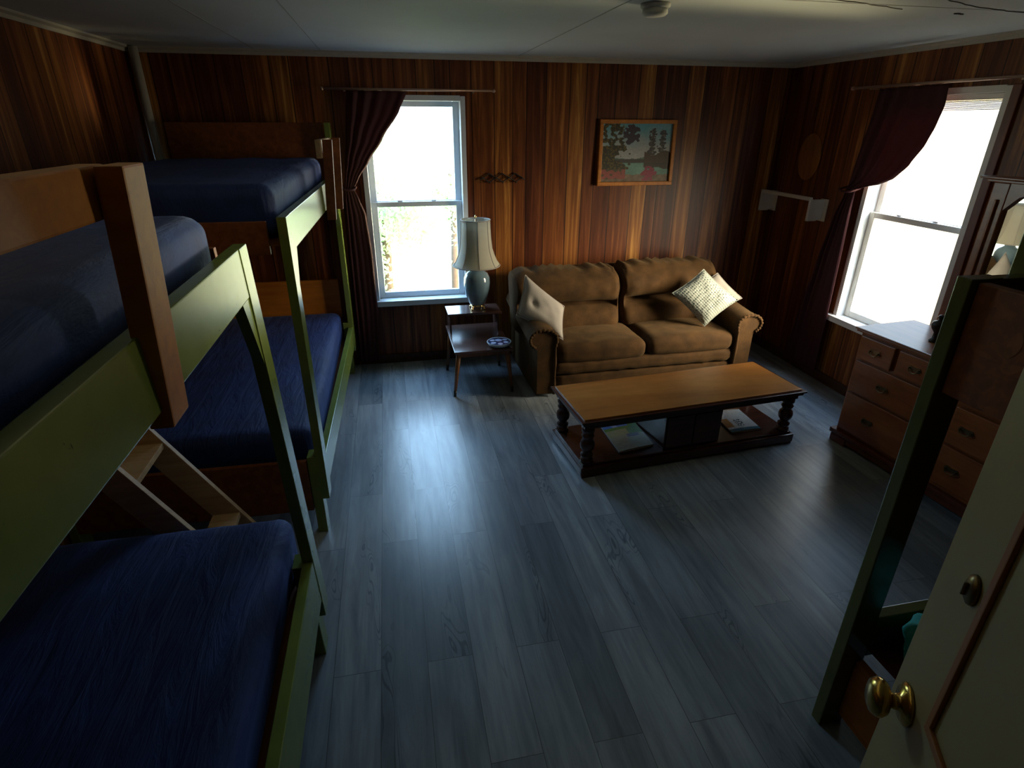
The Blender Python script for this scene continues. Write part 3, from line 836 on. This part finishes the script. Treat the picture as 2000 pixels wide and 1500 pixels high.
for k in range(4):
    a = PI / 4 + k * PI / 2
    tube(bm, [(.045 * math.cos(a), .045 * math.sin(a), .03), (.060 * math.cos(a), .060 * math.sin(a), .022), (.064 * math.cos(a), .064 * math.sin(a), .008), (.070 * math.cos(a), .070 * math.sin(a), .003)], [.011, .009, .008, .010], 8)
obj('gilt_foot', bm, 'gold', lamp, True)
bm = NB(); tube(bm, [(0, 0, .30), (0, 0, .66)], .005, 8); obj('stem', bm, 'gold', lamp, True)
bm = NB(); lathe(bm, [(0, .665), (.010, .672), (.006, .684), (0, .690)], 12); obj('finial', bm, 'gold', lamp, True)
bm = NB(); nseg = 48; rings = []
prof = [(.172, .330), (.166, .338), (.150, .362), (.132, .405), (.118, .45), (.110, .52), (.106, .59), (.104, .655)]
for r, z in prof:
    ring = []
    for k in range(nseg):
        a = 2 * PI * k / nseg; f = (k % 6) / 6; sc = 1 - .035 * math.sin(PI * f)
        ring.append(bm.verts.new((r * sc * math.cos(a), r * sc * math.sin(a), z)))
    rings.append(ring)
for i in range(len(rings) - 1):
    for k in range(nseg): bm.faces.new((rings[i][k], rings[i][(k + 1) % nseg], rings[i + 1][(k + 1) % nseg], rings[i + 1][k]))
sh = obj('lamp_shade', bm, 'shade', lamp, True); md = sh.modifiers.new('thickness', 'SOLIDIFY'); md.thickness = .003
bm = NB()
for (r, z) in ((.1725, .330), (.1045, .655)):
    ring = [(r * math.cos(2 * PI * k / 48), r * math.sin(2 * PI * k / 48), z) for k in range(49)]; tube(bm, ring, .004, 6, False)
for q in range(8):
    k = q * 6; a = 2 * PI * k / nseg; tube(bm, [((r + .001) * math.cos(a), (r + .001) * math.sin(a), z) for r, z in prof], .0022, 5)
for q in range(3):
    a = q * 2 * PI / 3; tube(bm, [(.104 * math.cos(a), .104 * math.sin(a), .65), (0, 0, .662)], .002, 5)
obj('shade_trim', bm, 'cream', sh, True)
# dish with blue flower pattern
dish = thing('patterned_dish', 'small round blue and white patterned dish on the front of the end table', 'dish', (.68, 3.745, .360))
bm = NB(); lathe(bm, [(.045, .0), (.078, .012), (.088, .030), (.084, .033), (.080, .030)], 40); obj('rim', bm, plain('pale_glaze', (.48, .58, .66), .2, .05), dish, True)
def dishcol(u, v):
    r = v * .081; a = u * 2 * PI; x, y = r * math.cos(a), r * math.sin(a)
    if math.hypot(x, y - .02) < .026: return (.50, .62, .95)
    for k in range(5):
        aa = -PI / 2 + (k - 2) * 1.05
        if math.hypot(x - .052 * math.cos(aa), y - .052 * math.sin(aa)) < .018: return (.55, .68, .95)
    return (.02, .05, .16)
sheet('flower_inlay', lambda u, v: (v * .081 * math.cos(u * 2 * PI), v * .081 * math.sin(u * 2 * PI), .030 + .004 * (1 - v)), 72, 24, 'glossv', dish, color=dishcol)

# ------------------------------------------------------------------ coffee table
CT = (1.600, 2.822); CA = math.radians(4.9)
ct = thing('coffee_table', 'long low coffee table with honey coloured top and dark turned legs', 'coffee table', (*CT, 0), CA)
L2, W2_ = .722, .247
bm = NB(); box(bm, -L2 + .022, L2 - .022, -W2_ + .022, W2_ - .022, .350, .3655, .002); obj('table_top', bm, 'tabletop', ct)
bm = NB(); box(bm, -L2, L2, -W2_, W2_, .346, .358, .004); box(bm, -L2 + .012, L2 - .012, -W2_ + .012, W2_ - .012, .328, .3455, .004); box(bm, -L2 + .03, L2 - .03, -W2_ + .03, W2_ - .03, .300, .3275, .002)
obj('moulded_edge', bm, 'mahog', ct)
bm = NB(); box(bm, -L2 + .015, L2 - .015, -W2_ + .012, W2_ - .012, .012, .066, .006); box(bm, -L2 + .03, L2 - .03, -W2_ + .027, W2_ - .027, .0665, .080, .003); obj('lower_shelf', bm, 'mahog', ct)
for sx in (-1, 1):
    for sy in (-1, 1): B('foot', 'mahog', sx * (L2 - .06) - .04, sx * (L2 - .06) + .04, sy * (W2_ - .055) - .04, sy * (W2_ - .055) + .04, 0, .0115, ct)
B('centre_cabinet', 'mahog', -.185, .185, -W2_ + .045, W2_ - .045, .0805, .2995, ct)
for sx in (-.09, .09):
    d = B('cabinet_door', 'mahog', sx - .085, sx + .085, -W2_ + .038, -W2_ + .0445, .092, .290, ct, .002)
for sx in (-1, 1):
    for sy in (-1, 1):
        bm = NB(); lathe(bm, [(.036, .081), (.036, .098), (.024, .104), (.034, .118), (.036, .130), (.022, .142), (.026, .150), (.038, .168), (.042, .190), (.038, .210), (.026, .226), (.030, .234), (.036, .246), (.030, .258), (.022, .264), (.036, .272), (.036, .2995)], 20, (sx * (L2 - .065), sy * (W2_ - .062), 0))
        obj('turned_leg', bm, 'mahog', ct, True)
# magazines on the shelf
def magcol(u, v):
    n1 = noise.noise(Vector((u * 5, v * 5, 0)))
    if v > .94: return (.70, .74, .80)
    if v > .62 + .10 * max(0, u - .5): 
        if u > .72 + .1 * n1 or v < .70: return (.10, .30, .07)
        return (.06, .24, .62) if n1 > -.25 else (.30, .45, .70)
    if .34 < v < .44 and .50 < u < .85: return (.04, .06, .12)
    if v > .42: return (.42, .42, .22) if u < .6 else (.10, .26, .07)
    if v > .18: return (.40, .42, .30)
    return (.46, .44, .34)
def magazine(label, p, colf):
    """p: four corners in world (bl, br, tr, tl)"""
    p = [Vector(q) for q in p]; c = sum(p, Vector()) / 4
    o = sheet('magazine', lambda u, v: p[0].lerp(p[1], u).lerp(p[3].lerp(p[2], u), v) + Vector((0, 0, .010 + .004 * math.sin(u * PI))) - c, 40, 50, 'glossv', color=colf)
    o.location = c; tag(o, label, 'magazine', None)
    bm = NB(); lo = [bm.verts.new(q - c + Vector((0, 0, .0005))) for q in p]; hi = [bm.verts.new(q - c + Vector((0, 0, .009))) for q in p]
    bm.faces.new(lo[::-1]); bm.faces.new(hi)
    for i in range(4): bm.faces.new((lo[i], lo[(i + 1) % 4], hi[(i + 1) % 4], hi[i]))
    obj('page_block', bm, 'cream', o); return o
z_ = .081
magazine('magazine with a blue and green landscape cover on the left of the coffee table shelf', [(1.172, 2.620, z_), (1.400, 2.662, z_), (1.400, 3.02, z_), (1.170, 2.99, z_)], magcol)
def magcol2(u, v):
    if v < .13: return (.05, .16, .22)
    if u < .25 and .2 < v < .6: return (.30, .14, .05)
    if abs(u - .5) < .12 and .2 < v < .5 and noise.noise(Vector((u * 22, v * 22, 2))) > .05: return (.03, .05, .09)
    return (.52, .60, .66)
magazine('white leaflet on the right side of the coffee table shelf', [(1.93, 2.700, z_), (2.135, 2.712, z_), (2.145, 2.975, z_), (1.945, 2.970, z_)], magcol2)

# ------------------------------------------------------------------ dresser with mirror
DA = math.atan(.083)
dr = thing('dresser', 'orange maple dresser with bail handles below the right window', 'dresser', (2.600, 2.66, 0), 0)
# local: u along the front away from the left end; build with matrix u-> -y side
dm = Matrix.Rotation(DA, 4, 'Z')
def du(name, m, u0, u1, d0, d1, z0, z1, par=None, bev=.003):
    bm = NB(); box(bm, d0, d1, -u1, -u0, z0, z1, bev, dm); return obj(name, bm, m, par or dr)
DLn = 1.50
du('carcass', 'dress', .02, DLn - .02, .012, .40, .085, .715)
bm = NB(); box(bm, -.012, .41, -DLn, .0, .716, .728, .003, dm); box(bm, -.020, .415, -DLn - .006, .008, .729, .741, .004, dm); obj('dresser_top', bm, 'dress', dr)
bm = NB()
box(bm, -.016, .40, -DLn, .004, .055, .084, .006, dm); box(bm, -.004, .39, -DLn + .02, -.02, .018, .0545, .004, dm)
for u in (.07, DLn - .07): 
    for d in (.03, .36): box(bm, d - .04, d + .035, -u - .05, -u + .065, 0, .05, .008, dm)
obj('plinth', bm, 'dressd', dr)
def drawer(u0, u1, z0, z1, hs=(None,)):
    f = du('drawer', 'dress', u0, u1, -.010, .0115, z0, z1, None, .005)
    for hu in hs:
        if hu is None: hu = (u0 + u1) / 2
        zc = (z0 + z1) / 2
        bm = NB()
        prism(bm, [(-hu - .040, zc), (-hu - .028, zc + .016), (-hu, zc + .012), (-hu + .028, zc + .016), (-hu + .040, zc), (-hu + .026, zc - .014), (-hu, zc - .008), (-hu - .026, zc - .014)], -.0135, -.0105, 'x')
        for s in (-1, 1): tube(bm, [(-.012, -hu + s * .027, zc + .002), (-.024, -hu + s * .027, zc + .002)], .004, 8)
        tube(bm, [(-.024, -hu + .027 * math.cos(a), zc + .002 - .020 * math.sin(a)) for a in [PI * k / 12 for k in range(13)]], .003, 8)
        for v in bm.verts: v.co = dm @ v.co
        obj('bail_handle', bm, 'bronze', f)
drawer(.040, .262, .565, .700); drawer(.290, .510, .565, .700); drawer(.040, .510, .360, .552, (.255,)); drawer(.040, .510, .110, .347, (.225,))
for a, b in ((.660, 1.02),):
    drawer(a, .925, .560, .700); drawer(a, .925, .345, .545, (.74,)); drawer(a, .925, .115, .330, (.74,))
drawer(.985, 1.46, .560, .700, (1.1, 1.35)); drawer(.985, 1.46, .345, .545, (1.1, 1.35)); drawer(.985, 1.46, .115, .330, (1.1, 1.35))
# framed mirror standing on the dresser against the wall
mr = thing('dresser_mirror', 'wood framed mirror with scalloped top standing on the dresser', 'mirror', (3.04, 2.53, .742), 0)
def mbx(name, m, y0, y1, x0, x1, z0, z1, bev=.004, par=None): return B(name, m, x0 - 3.02, x1 - 3.02, y0 - 2.53, y1 - 2.53, z0 - .742, z1 - .742, par or mr, bev)
MY0, MY1 = 1.50, 2.47
bm = NB()
for a in ((MY1 - .085, MY1), (MY0, MY0 + .085)): box(bm, -.06, -.015, a[0] - 2.53, a[1] - 2.53, 0, .80, .005)
for a in ((MY1 - .052, MY1 - .040), (MY0 + .040, MY0 + .052)): box(bm, -.072, -.058, a[0] - 2.53, a[1] - 2.53, .02, .72, .004)
box(bm, -.06, -.015, MY0 - 2.53 + .0855, MY1 - 2.53 - .0855, 0, .07, .004)
# scalloped top rail
pts = [(MY0 + .086 - 2.53, .80), (MY1 - .086 - 2.53, .80)]
n = 40
for k in range(n + 1):
    t = k / n; y = (MY1 - .086) + (MY0 - MY1 + .172) * t; q = abs(t - .5) * 2
    z = .755 - .030 * (q ** 4) + .012 * math.cos(q * PI * 3) - .04 * max(0, q - .86) / .14
    pts.append((y - 2.53, z - .0))
prism(bm, pts, -.058, -.016, 'x')
obj('mirror_frame', bm, 'dress', mr)
bm = NB(); box(bm, -.085, .0, MY0 - .03 - 2.53, MY1 + .02 - 2.53, .8005, .815, .004); box(bm, -.105, .005, MY0 - .05 - 2.53, MY1 + .045 - 2.53, .8155, .828, .004); obj('crown_moulding', bm, 'dress', mr)
bm = NB(); box(bm, -.040, -.030, MY0 + .06 - 2.53, MY1 - .06 - 2.53, .04, .775); obj('mirror_glass', bm, 'mirror', mr)
# small dark pot on the dresser
bm = NB(); lathe(bm, [(.022, 0), (.026, .006), (.014, .020), (.012, .050), (.030, .075), (.034, .095), (.028, .110), (.012, .116), (.010, .128), (.016, .136), (.010, .146), (0, .150)], 20)
o = obj('lidded_pot', bm, 'iron', None, True); o.location = (2.80, 2.36, .742)
tag(o, 'small dark lidded pot standing on the dresser against the bright window', 'pot')

# ------------------------------------------------------------------ curtains and rods
def curtain(name, label, rows, mapf, folds, amp, tie_z):
    """rows: (z, a, b) edges of the cloth; mapf(a, depth, z) -> point"""
    rows = sorted(rows, reverse=True); zt, zb = rows[0][0], rows[-1][0]
    def edge(z):
        for i in range(len(rows) - 1):
            if rows[i][0] >= z >= rows[i + 1][0]:
                t = (rows[i][0] - z) / (rows[i][0] - rows[i + 1][0] + 1e-9); t = t * t * (3 - 2 * t) * .35 + t * .65
                return (rows[i][1] + (rows[i + 1][1] - rows[i][1]) * t, rows[i][2] + (rows[i + 1][2] - rows[i][2]) * t)
        return rows[-1][1:]
    def f(u, v):
        z = zt + (zb - zt) * v; a, b = edge(z)
        tight = math.exp(-((z - tie_z) / .10) ** 2)
        ph = u * folds * 2 * PI + .8 * math.sin(v * 4) + .5 * math.sin(u * 7)
        d = amp * (1 - .55 * tight) * math.sin(ph) * (.6 + .4 * math.sin(u * 5 + 1)) + .012 * tight
        return mapf(a + (b - a) * u, d, z)
    o = sheet(name, f, 150, 90, 'curtain', thick=.003)
    tag(o, label, 'curtain'); return o
c1 = curtain('curtain', 'burgundy curtain tied back at the left of the back window', [(1.995, -.235, .172), (1.88, -.245, .115), (1.70, -.262, -.015), (1.55, -.285, -.125), (1.44, -.300, -.205), (1.37, -.310, -.243), (1.30, -.318, -.215), (1.19, -.325, -.178), (.90, -.335, -.160), (.50, -.345, -.160), (.05, -.350, -.185)],
        lambda a, d, z: (a, 4.398 + d, z), 5, .014, 1.37)
c2 = curtain('curtain', 'burgundy curtain tied back at the left of the bright right window', [(2.005, 3.475, 2.985), (1.90, 3.485, 2.975), (1.80, 3.500, 2.995), (1.70, 3.520, 3.030), (1.58, 3.540, 3.105), (1.50, 3.552, 3.185), (1.455, 3.560, 3.285), (1.43, 3.565, 3.40), (1.40, 3.575, 3.490), (1.34, 3.585, 3.488), (1.20, 3.62, 3.475), (.90, 3.69, 3.465), (.50, 3.76, 3.455), (.08, 3.80, 3.450)],
        lambda a, d, z: (3.072 + d, a, z), 5, .016, 1.38)
def tie(cur, pts, m='curtain'):
    bm = NB(); tube(bm, pts, .007, 8); obj('tieback', bm, m, cur, True)
tie(c1, [(-.318, 4.43, 1.385), (-.322, 4.37, 1.375), (-.28, 4.355, 1.365), (-.235, 4.37, 1.37), (-.228, 4.43, 1.385)])
tie(c2, [(3.11, 3.60, 1.41), (3.04, 3.59, 1.395), (3.028, 3.53, 1.385), (3.04, 3.48, 1.39), (3.11, 3.475, 1.41)])
def rod(label, a, b, nrm):
    o = thing('curtain_rod', label, 'curtain rod', tuple((Vector(a) + Vector(b)) / 2)); c = (Vector(a) + Vector(b)) / 2
    bm = NB(); tube(bm, [Vector(a) - c, Vector(b) - c], .008, 12); obj('rod', bm, 'rod', o, True)
    for p, s in ((a, -1), (b, 1)):
        d = (Vector(b) - Vector(a)).normalized() * s
        bm = NB(); tube(bm, [Vector(p) - c - d * .002, Vector(p) - c + d * .006, Vector(p) - c + d * .016, Vector(p) - c + d * .020], [.009, .013, .011, .002], 12); obj('end_cap', bm, 'rod', o, True)
    for t in (.12, .88):
        q = Vector(a).lerp(Vector(b), t) - c
        bm = NB(); box(bm, q.x - .006 - abs(nrm[1]) * .0, q.x + .006, q.y - .006, q.y + .006, q.z - .016, q.z - .008)
        tube(bm, [q + Vector((0, 0, -.010)), q + Vector(nrm) + Vector((0, 0, -.010))], .005, 8); obj('bracket', bm, 'rod', o)
rod('thin bronze curtain rod above the back window', (-.375, 4.398, 2.005), (.765, 4.398, 2.005), (0, .058, 0))
rod('thin bronze curtain rod above the right window', (3.072, 3.70, 2.018), (3.072, 2.42, 2.018), (.062, 0, 0))

# ------------------------------------------------------------------ wall things
# accordion hook rack
hr = thing('hook_rack', 'dark accordion peg rack on the pine wall beside the back window', 'hook rack', (.84, BY, 1.43))
bm = NB(); x0, x1, nn = -.150, .150, 3; st = (x1 - x0) / nn
for k in range(nn):
    a = x0 + k * st
    tube(bm, [(a, -.012, -.002), (a + st / 2, -.012, .030), (a + st, -.012, -.002)], .0045, 8); tube(bm, [(a, -.020, .002), (a + st / 2, -.020, -.030), (a + st, -.020, .002)], .0045, 8)
    for sg in (-1, 1):
        if (k == 0 and sg < 0) or (k == nn - 1 and sg > 0): tube(bm, [(a + (st if sg > 0 else 0), -.016, 0), (a + (st if sg > 0 else 0) + sg * .022, -.016, -.018)], .0045, 8)
obj('lattice', bm, 'iron', hr)
for k in range(nn):
    for z in (-.030,):
        a = x0 + k * st + st / 2
        bm = NB(); tube(bm, [(a, .0, z), (a, -.040, z - .006), (a, -.048, z + .004)], [.004, .004, .006], 8); obj('peg', bm, 'iron', hr, True)
for k in range(nn + 1):
    a = x0 + k * st
    bm = NB(); tube(bm, [(a, .0, 0), (a, -.034, -.004)], [.004, .005], 8); obj('peg', bm, 'iron', hr, True)

# painting
pt = thing('framed_painting', 'wood framed landscape painting of a lake and trees on the back wall', 'painting', (1.893, BY - .02, 1.594), 0)
pw, ph_ = .310, .235
bm = NB(); fw = .028
for a in ((-pw, pw, ph_ - fw, ph_), (-pw, pw, -ph_, -ph_ + fw), (-pw, -pw + fw, -ph_ + fw, ph_ - fw), (pw - fw, pw, -ph_ + fw, ph_ - fw)): box(bm, a[0], a[1], -.016, .014, a[2], a[3], .004)
fr_ = obj('picture_frame', bm, 'orange', pt); fr_.rotation_euler = (-.03, 0, 0)
def paintcol(u, v):
    n1 = noise.noise(Vector((u * 6, v * 6, 1))); n2 = noise.noise(Vector((u * 16, v * 16, 4))); n3 = noise.noise(Vector((u * 32, v * 32, 7)))
    sky = Vector((.10, .33, .42)).lerp(Vector((.34, .36, .36)), min(1, max(0, (1 - v) * 2.2 + .3 * n1)))
    c = sky
    hill = .42 + .12 * max(0, (u - .35)) + .03 * n1
    if v < hill + .02 * math.sin(u * 9): c = Vector((.09, .17, .13)) if v > .40 else Vector((.05, .05, .05))
    if v < .33: c = Vector((.13, .26, .22)) * (1 + .3 * n1)
    if v < .13 + .02 * n2: c = Vector((.17, .12, .08)) * (1 + .5 * n2)
    if v < .33 and u > .62 and v > .24 + .05 * n1: c = Vector((.05, .04, .03))
    # left tree mass
    if u < .36 - .10 * v + .20 * n1 + .14 * n2 and v > .22 and not (v > .62 and n2 > .12):
        c = Vector((.030, .030, .018)) if n3 < .1 else Vector((.10, .075, .02))
    if (u - .42) ** 2 + (v - .82) ** 2 * .5 < .012 + .02 * n2: c = Vector((.04, .03, .05))
    if u < .36 and v < .22 and v > .05: c = Vector((.26, .07, .06)) if n2 > -.2 else Vector((.07, .07, .04))
    # right trees
    for tx, tw in ((.72, .06), (.87, .055)):
        if abs(u - tx - .03 * n2) < tw * (1.1 - .5 * v) + .05 * n3 and .40 < v < .90 + .05 * n2: c = Vector((.05, .05, .055)) if n3 > -.1 else Vector((.12, .11, .09))
    if u > .62 and .33 < v < .50 + .08 * n1: c = Vector((.07, .05, .035))
    if (u - .70) ** 2 + (v - .15) ** 2 < .012 + .02 * n2: c = Vector((.24, .035, .06))
    return tuple(max(0, x) for x in c)
cv = sheet('canvas', lambda u, v: ((u * 2 - 1) * (pw - fw + .002), .002, (v * 2 - 1) * (ph_ - fw + .002)), 120, 90, 'vcol', pt, color=paintcol, smooth=False); cv.rotation_euler = (-.03, 0, 0)
B('backing_board', 'plyred', -pw + .01, pw - .01, .005, .012, -ph_ + .01, ph_ - .01, pt, 0).rotation_euler = (-.03, 0, 0)

# white towel rail near the corner
wr = thing('towel_rail', 'white metal wall rail with two hanging end plates near the back right corner', 'towel rail', (3.05, 4.10, 1.24))
for y in (.31, -.285):
    bm = NB(); prism(bm, [(-.040, .060), (.089, .060), (.089, -.070), (.030, -.092), (-.040, -.092)], y - .012, y + .012, 'y', .004); pl = obj('end_plate', bm, 'white2', wr)
    bm = NB(); box(bm, .080, .089, y - .040, y + .040, -.095, .062, .004); obj('wall_flange', bm, 'white2', pl)
bm = NB(); box(bm, -.045, -.020, -.29, .315, .050, .076, .006); obj('rail', bm, 'white2', wr)

# faint oval orange plaque
bm = NB(); ellip(bm, (0, 0, 0), (.008, .125, .165), 28)
pq = obj('wall_plaque', bm, wood('plaque_wood', (.20, .060, .010), (.34, .13, .02), 'z', 9, .5), None, True); pq.location = (RX - .006, 4.08, 1.575)
tag(pq, 'dim orange oval wooden plaque hanging above the white wall rail', 'plaque')

# smoke detector
sd = thing('smoke_detector', 'small round grey smoke detector on the ceiling', 'smoke detector', (1.080, 2.475, HZ), 0)
bm = NB(); lathe(bm, [(.058, 0), (.058, -.012), (.050, -.018)], 32); obj('mount', bm, 'seam', sd, True)
bm = NB(); lathe(bm, [(.048, -.018), (.050, -.034), (.040, -.042), (0, -.044)], 32); obj('cover', bm, 'seam', sd, True)

# ------------------------------------------------------------------ outside: bushy trees seen pale through the back window
def tree(label, loc, h, cr, nleaf, seed):
    rnd = random.Random(seed)
    t = thing('leafy_tree', label, 'tree', loc, 0, 'trees outside the back window')
    bm = NB(); tube(bm, [(0, 0, -1.5), (.05, 0, h * .4), (.0, .05, h * .75)], [.08, .06, .02], 8)
    for k in range(3):
        a = rnd.uniform(0, 6.28); z0 = h * rnd.uniform(.25, .6); tube(bm, [(0, 0, z0), (cr * .6 * math.cos(a), cr * .6 * math.sin(a), z0 + cr * .5)], [.025, .008], 6)
    obj('trunk', bm, 'bark', t, True)
    bm = NB()
    cl = [(Vector((rnd.gauss(0, cr * .5), rnd.gauss(0, cr * .4), h * .62 + rnd.gauss(0, cr * .5))), rnd.uniform(.18, .38) * cr) for _ in range(26)]
    for i in range(nleaf):
        c, r = rnd.choice(cl); p = c + Vector((rnd.gauss(0, 1), rnd.gauss(0, 1), rnd.gauss(0, 1))) * r * .6
        s = rnd.uniform(.03, .06); a = Vector((rnd.gauss(0, 1), rnd.gauss(0, 1), rnd.gauss(0, 1))).normalized(); b = a.orthogonal().normalized()
        q = [p - a * s, p + b * s * .45, p + a * s, p - b * s * .45]; bm.faces.new([bm.verts.new(x) for x in q])
    obj('foliage', bm, 'leaf', t)
tree('pale green leafy tree close outside the back window', (-.15, 8.6, -.75), 2.2, 1.05, 6500, 3)
tree('pale green leafy tree farther right outside the back window', (1.15, 11.5, -1.0), 2.6, 1.0, 3500, 8)

# ------------------------------------------------------------------ scale everything to metres
bpy.context.view_layer.update()
seen = set()
for o in scene.objects:
    if o.type == 'MESH' and o.data.name not in seen:
        seen.add(o.data.name)
        for v in o.data.vertices: v.co *= S
    if o.type != 'CAMERA': o.location = o.location * S
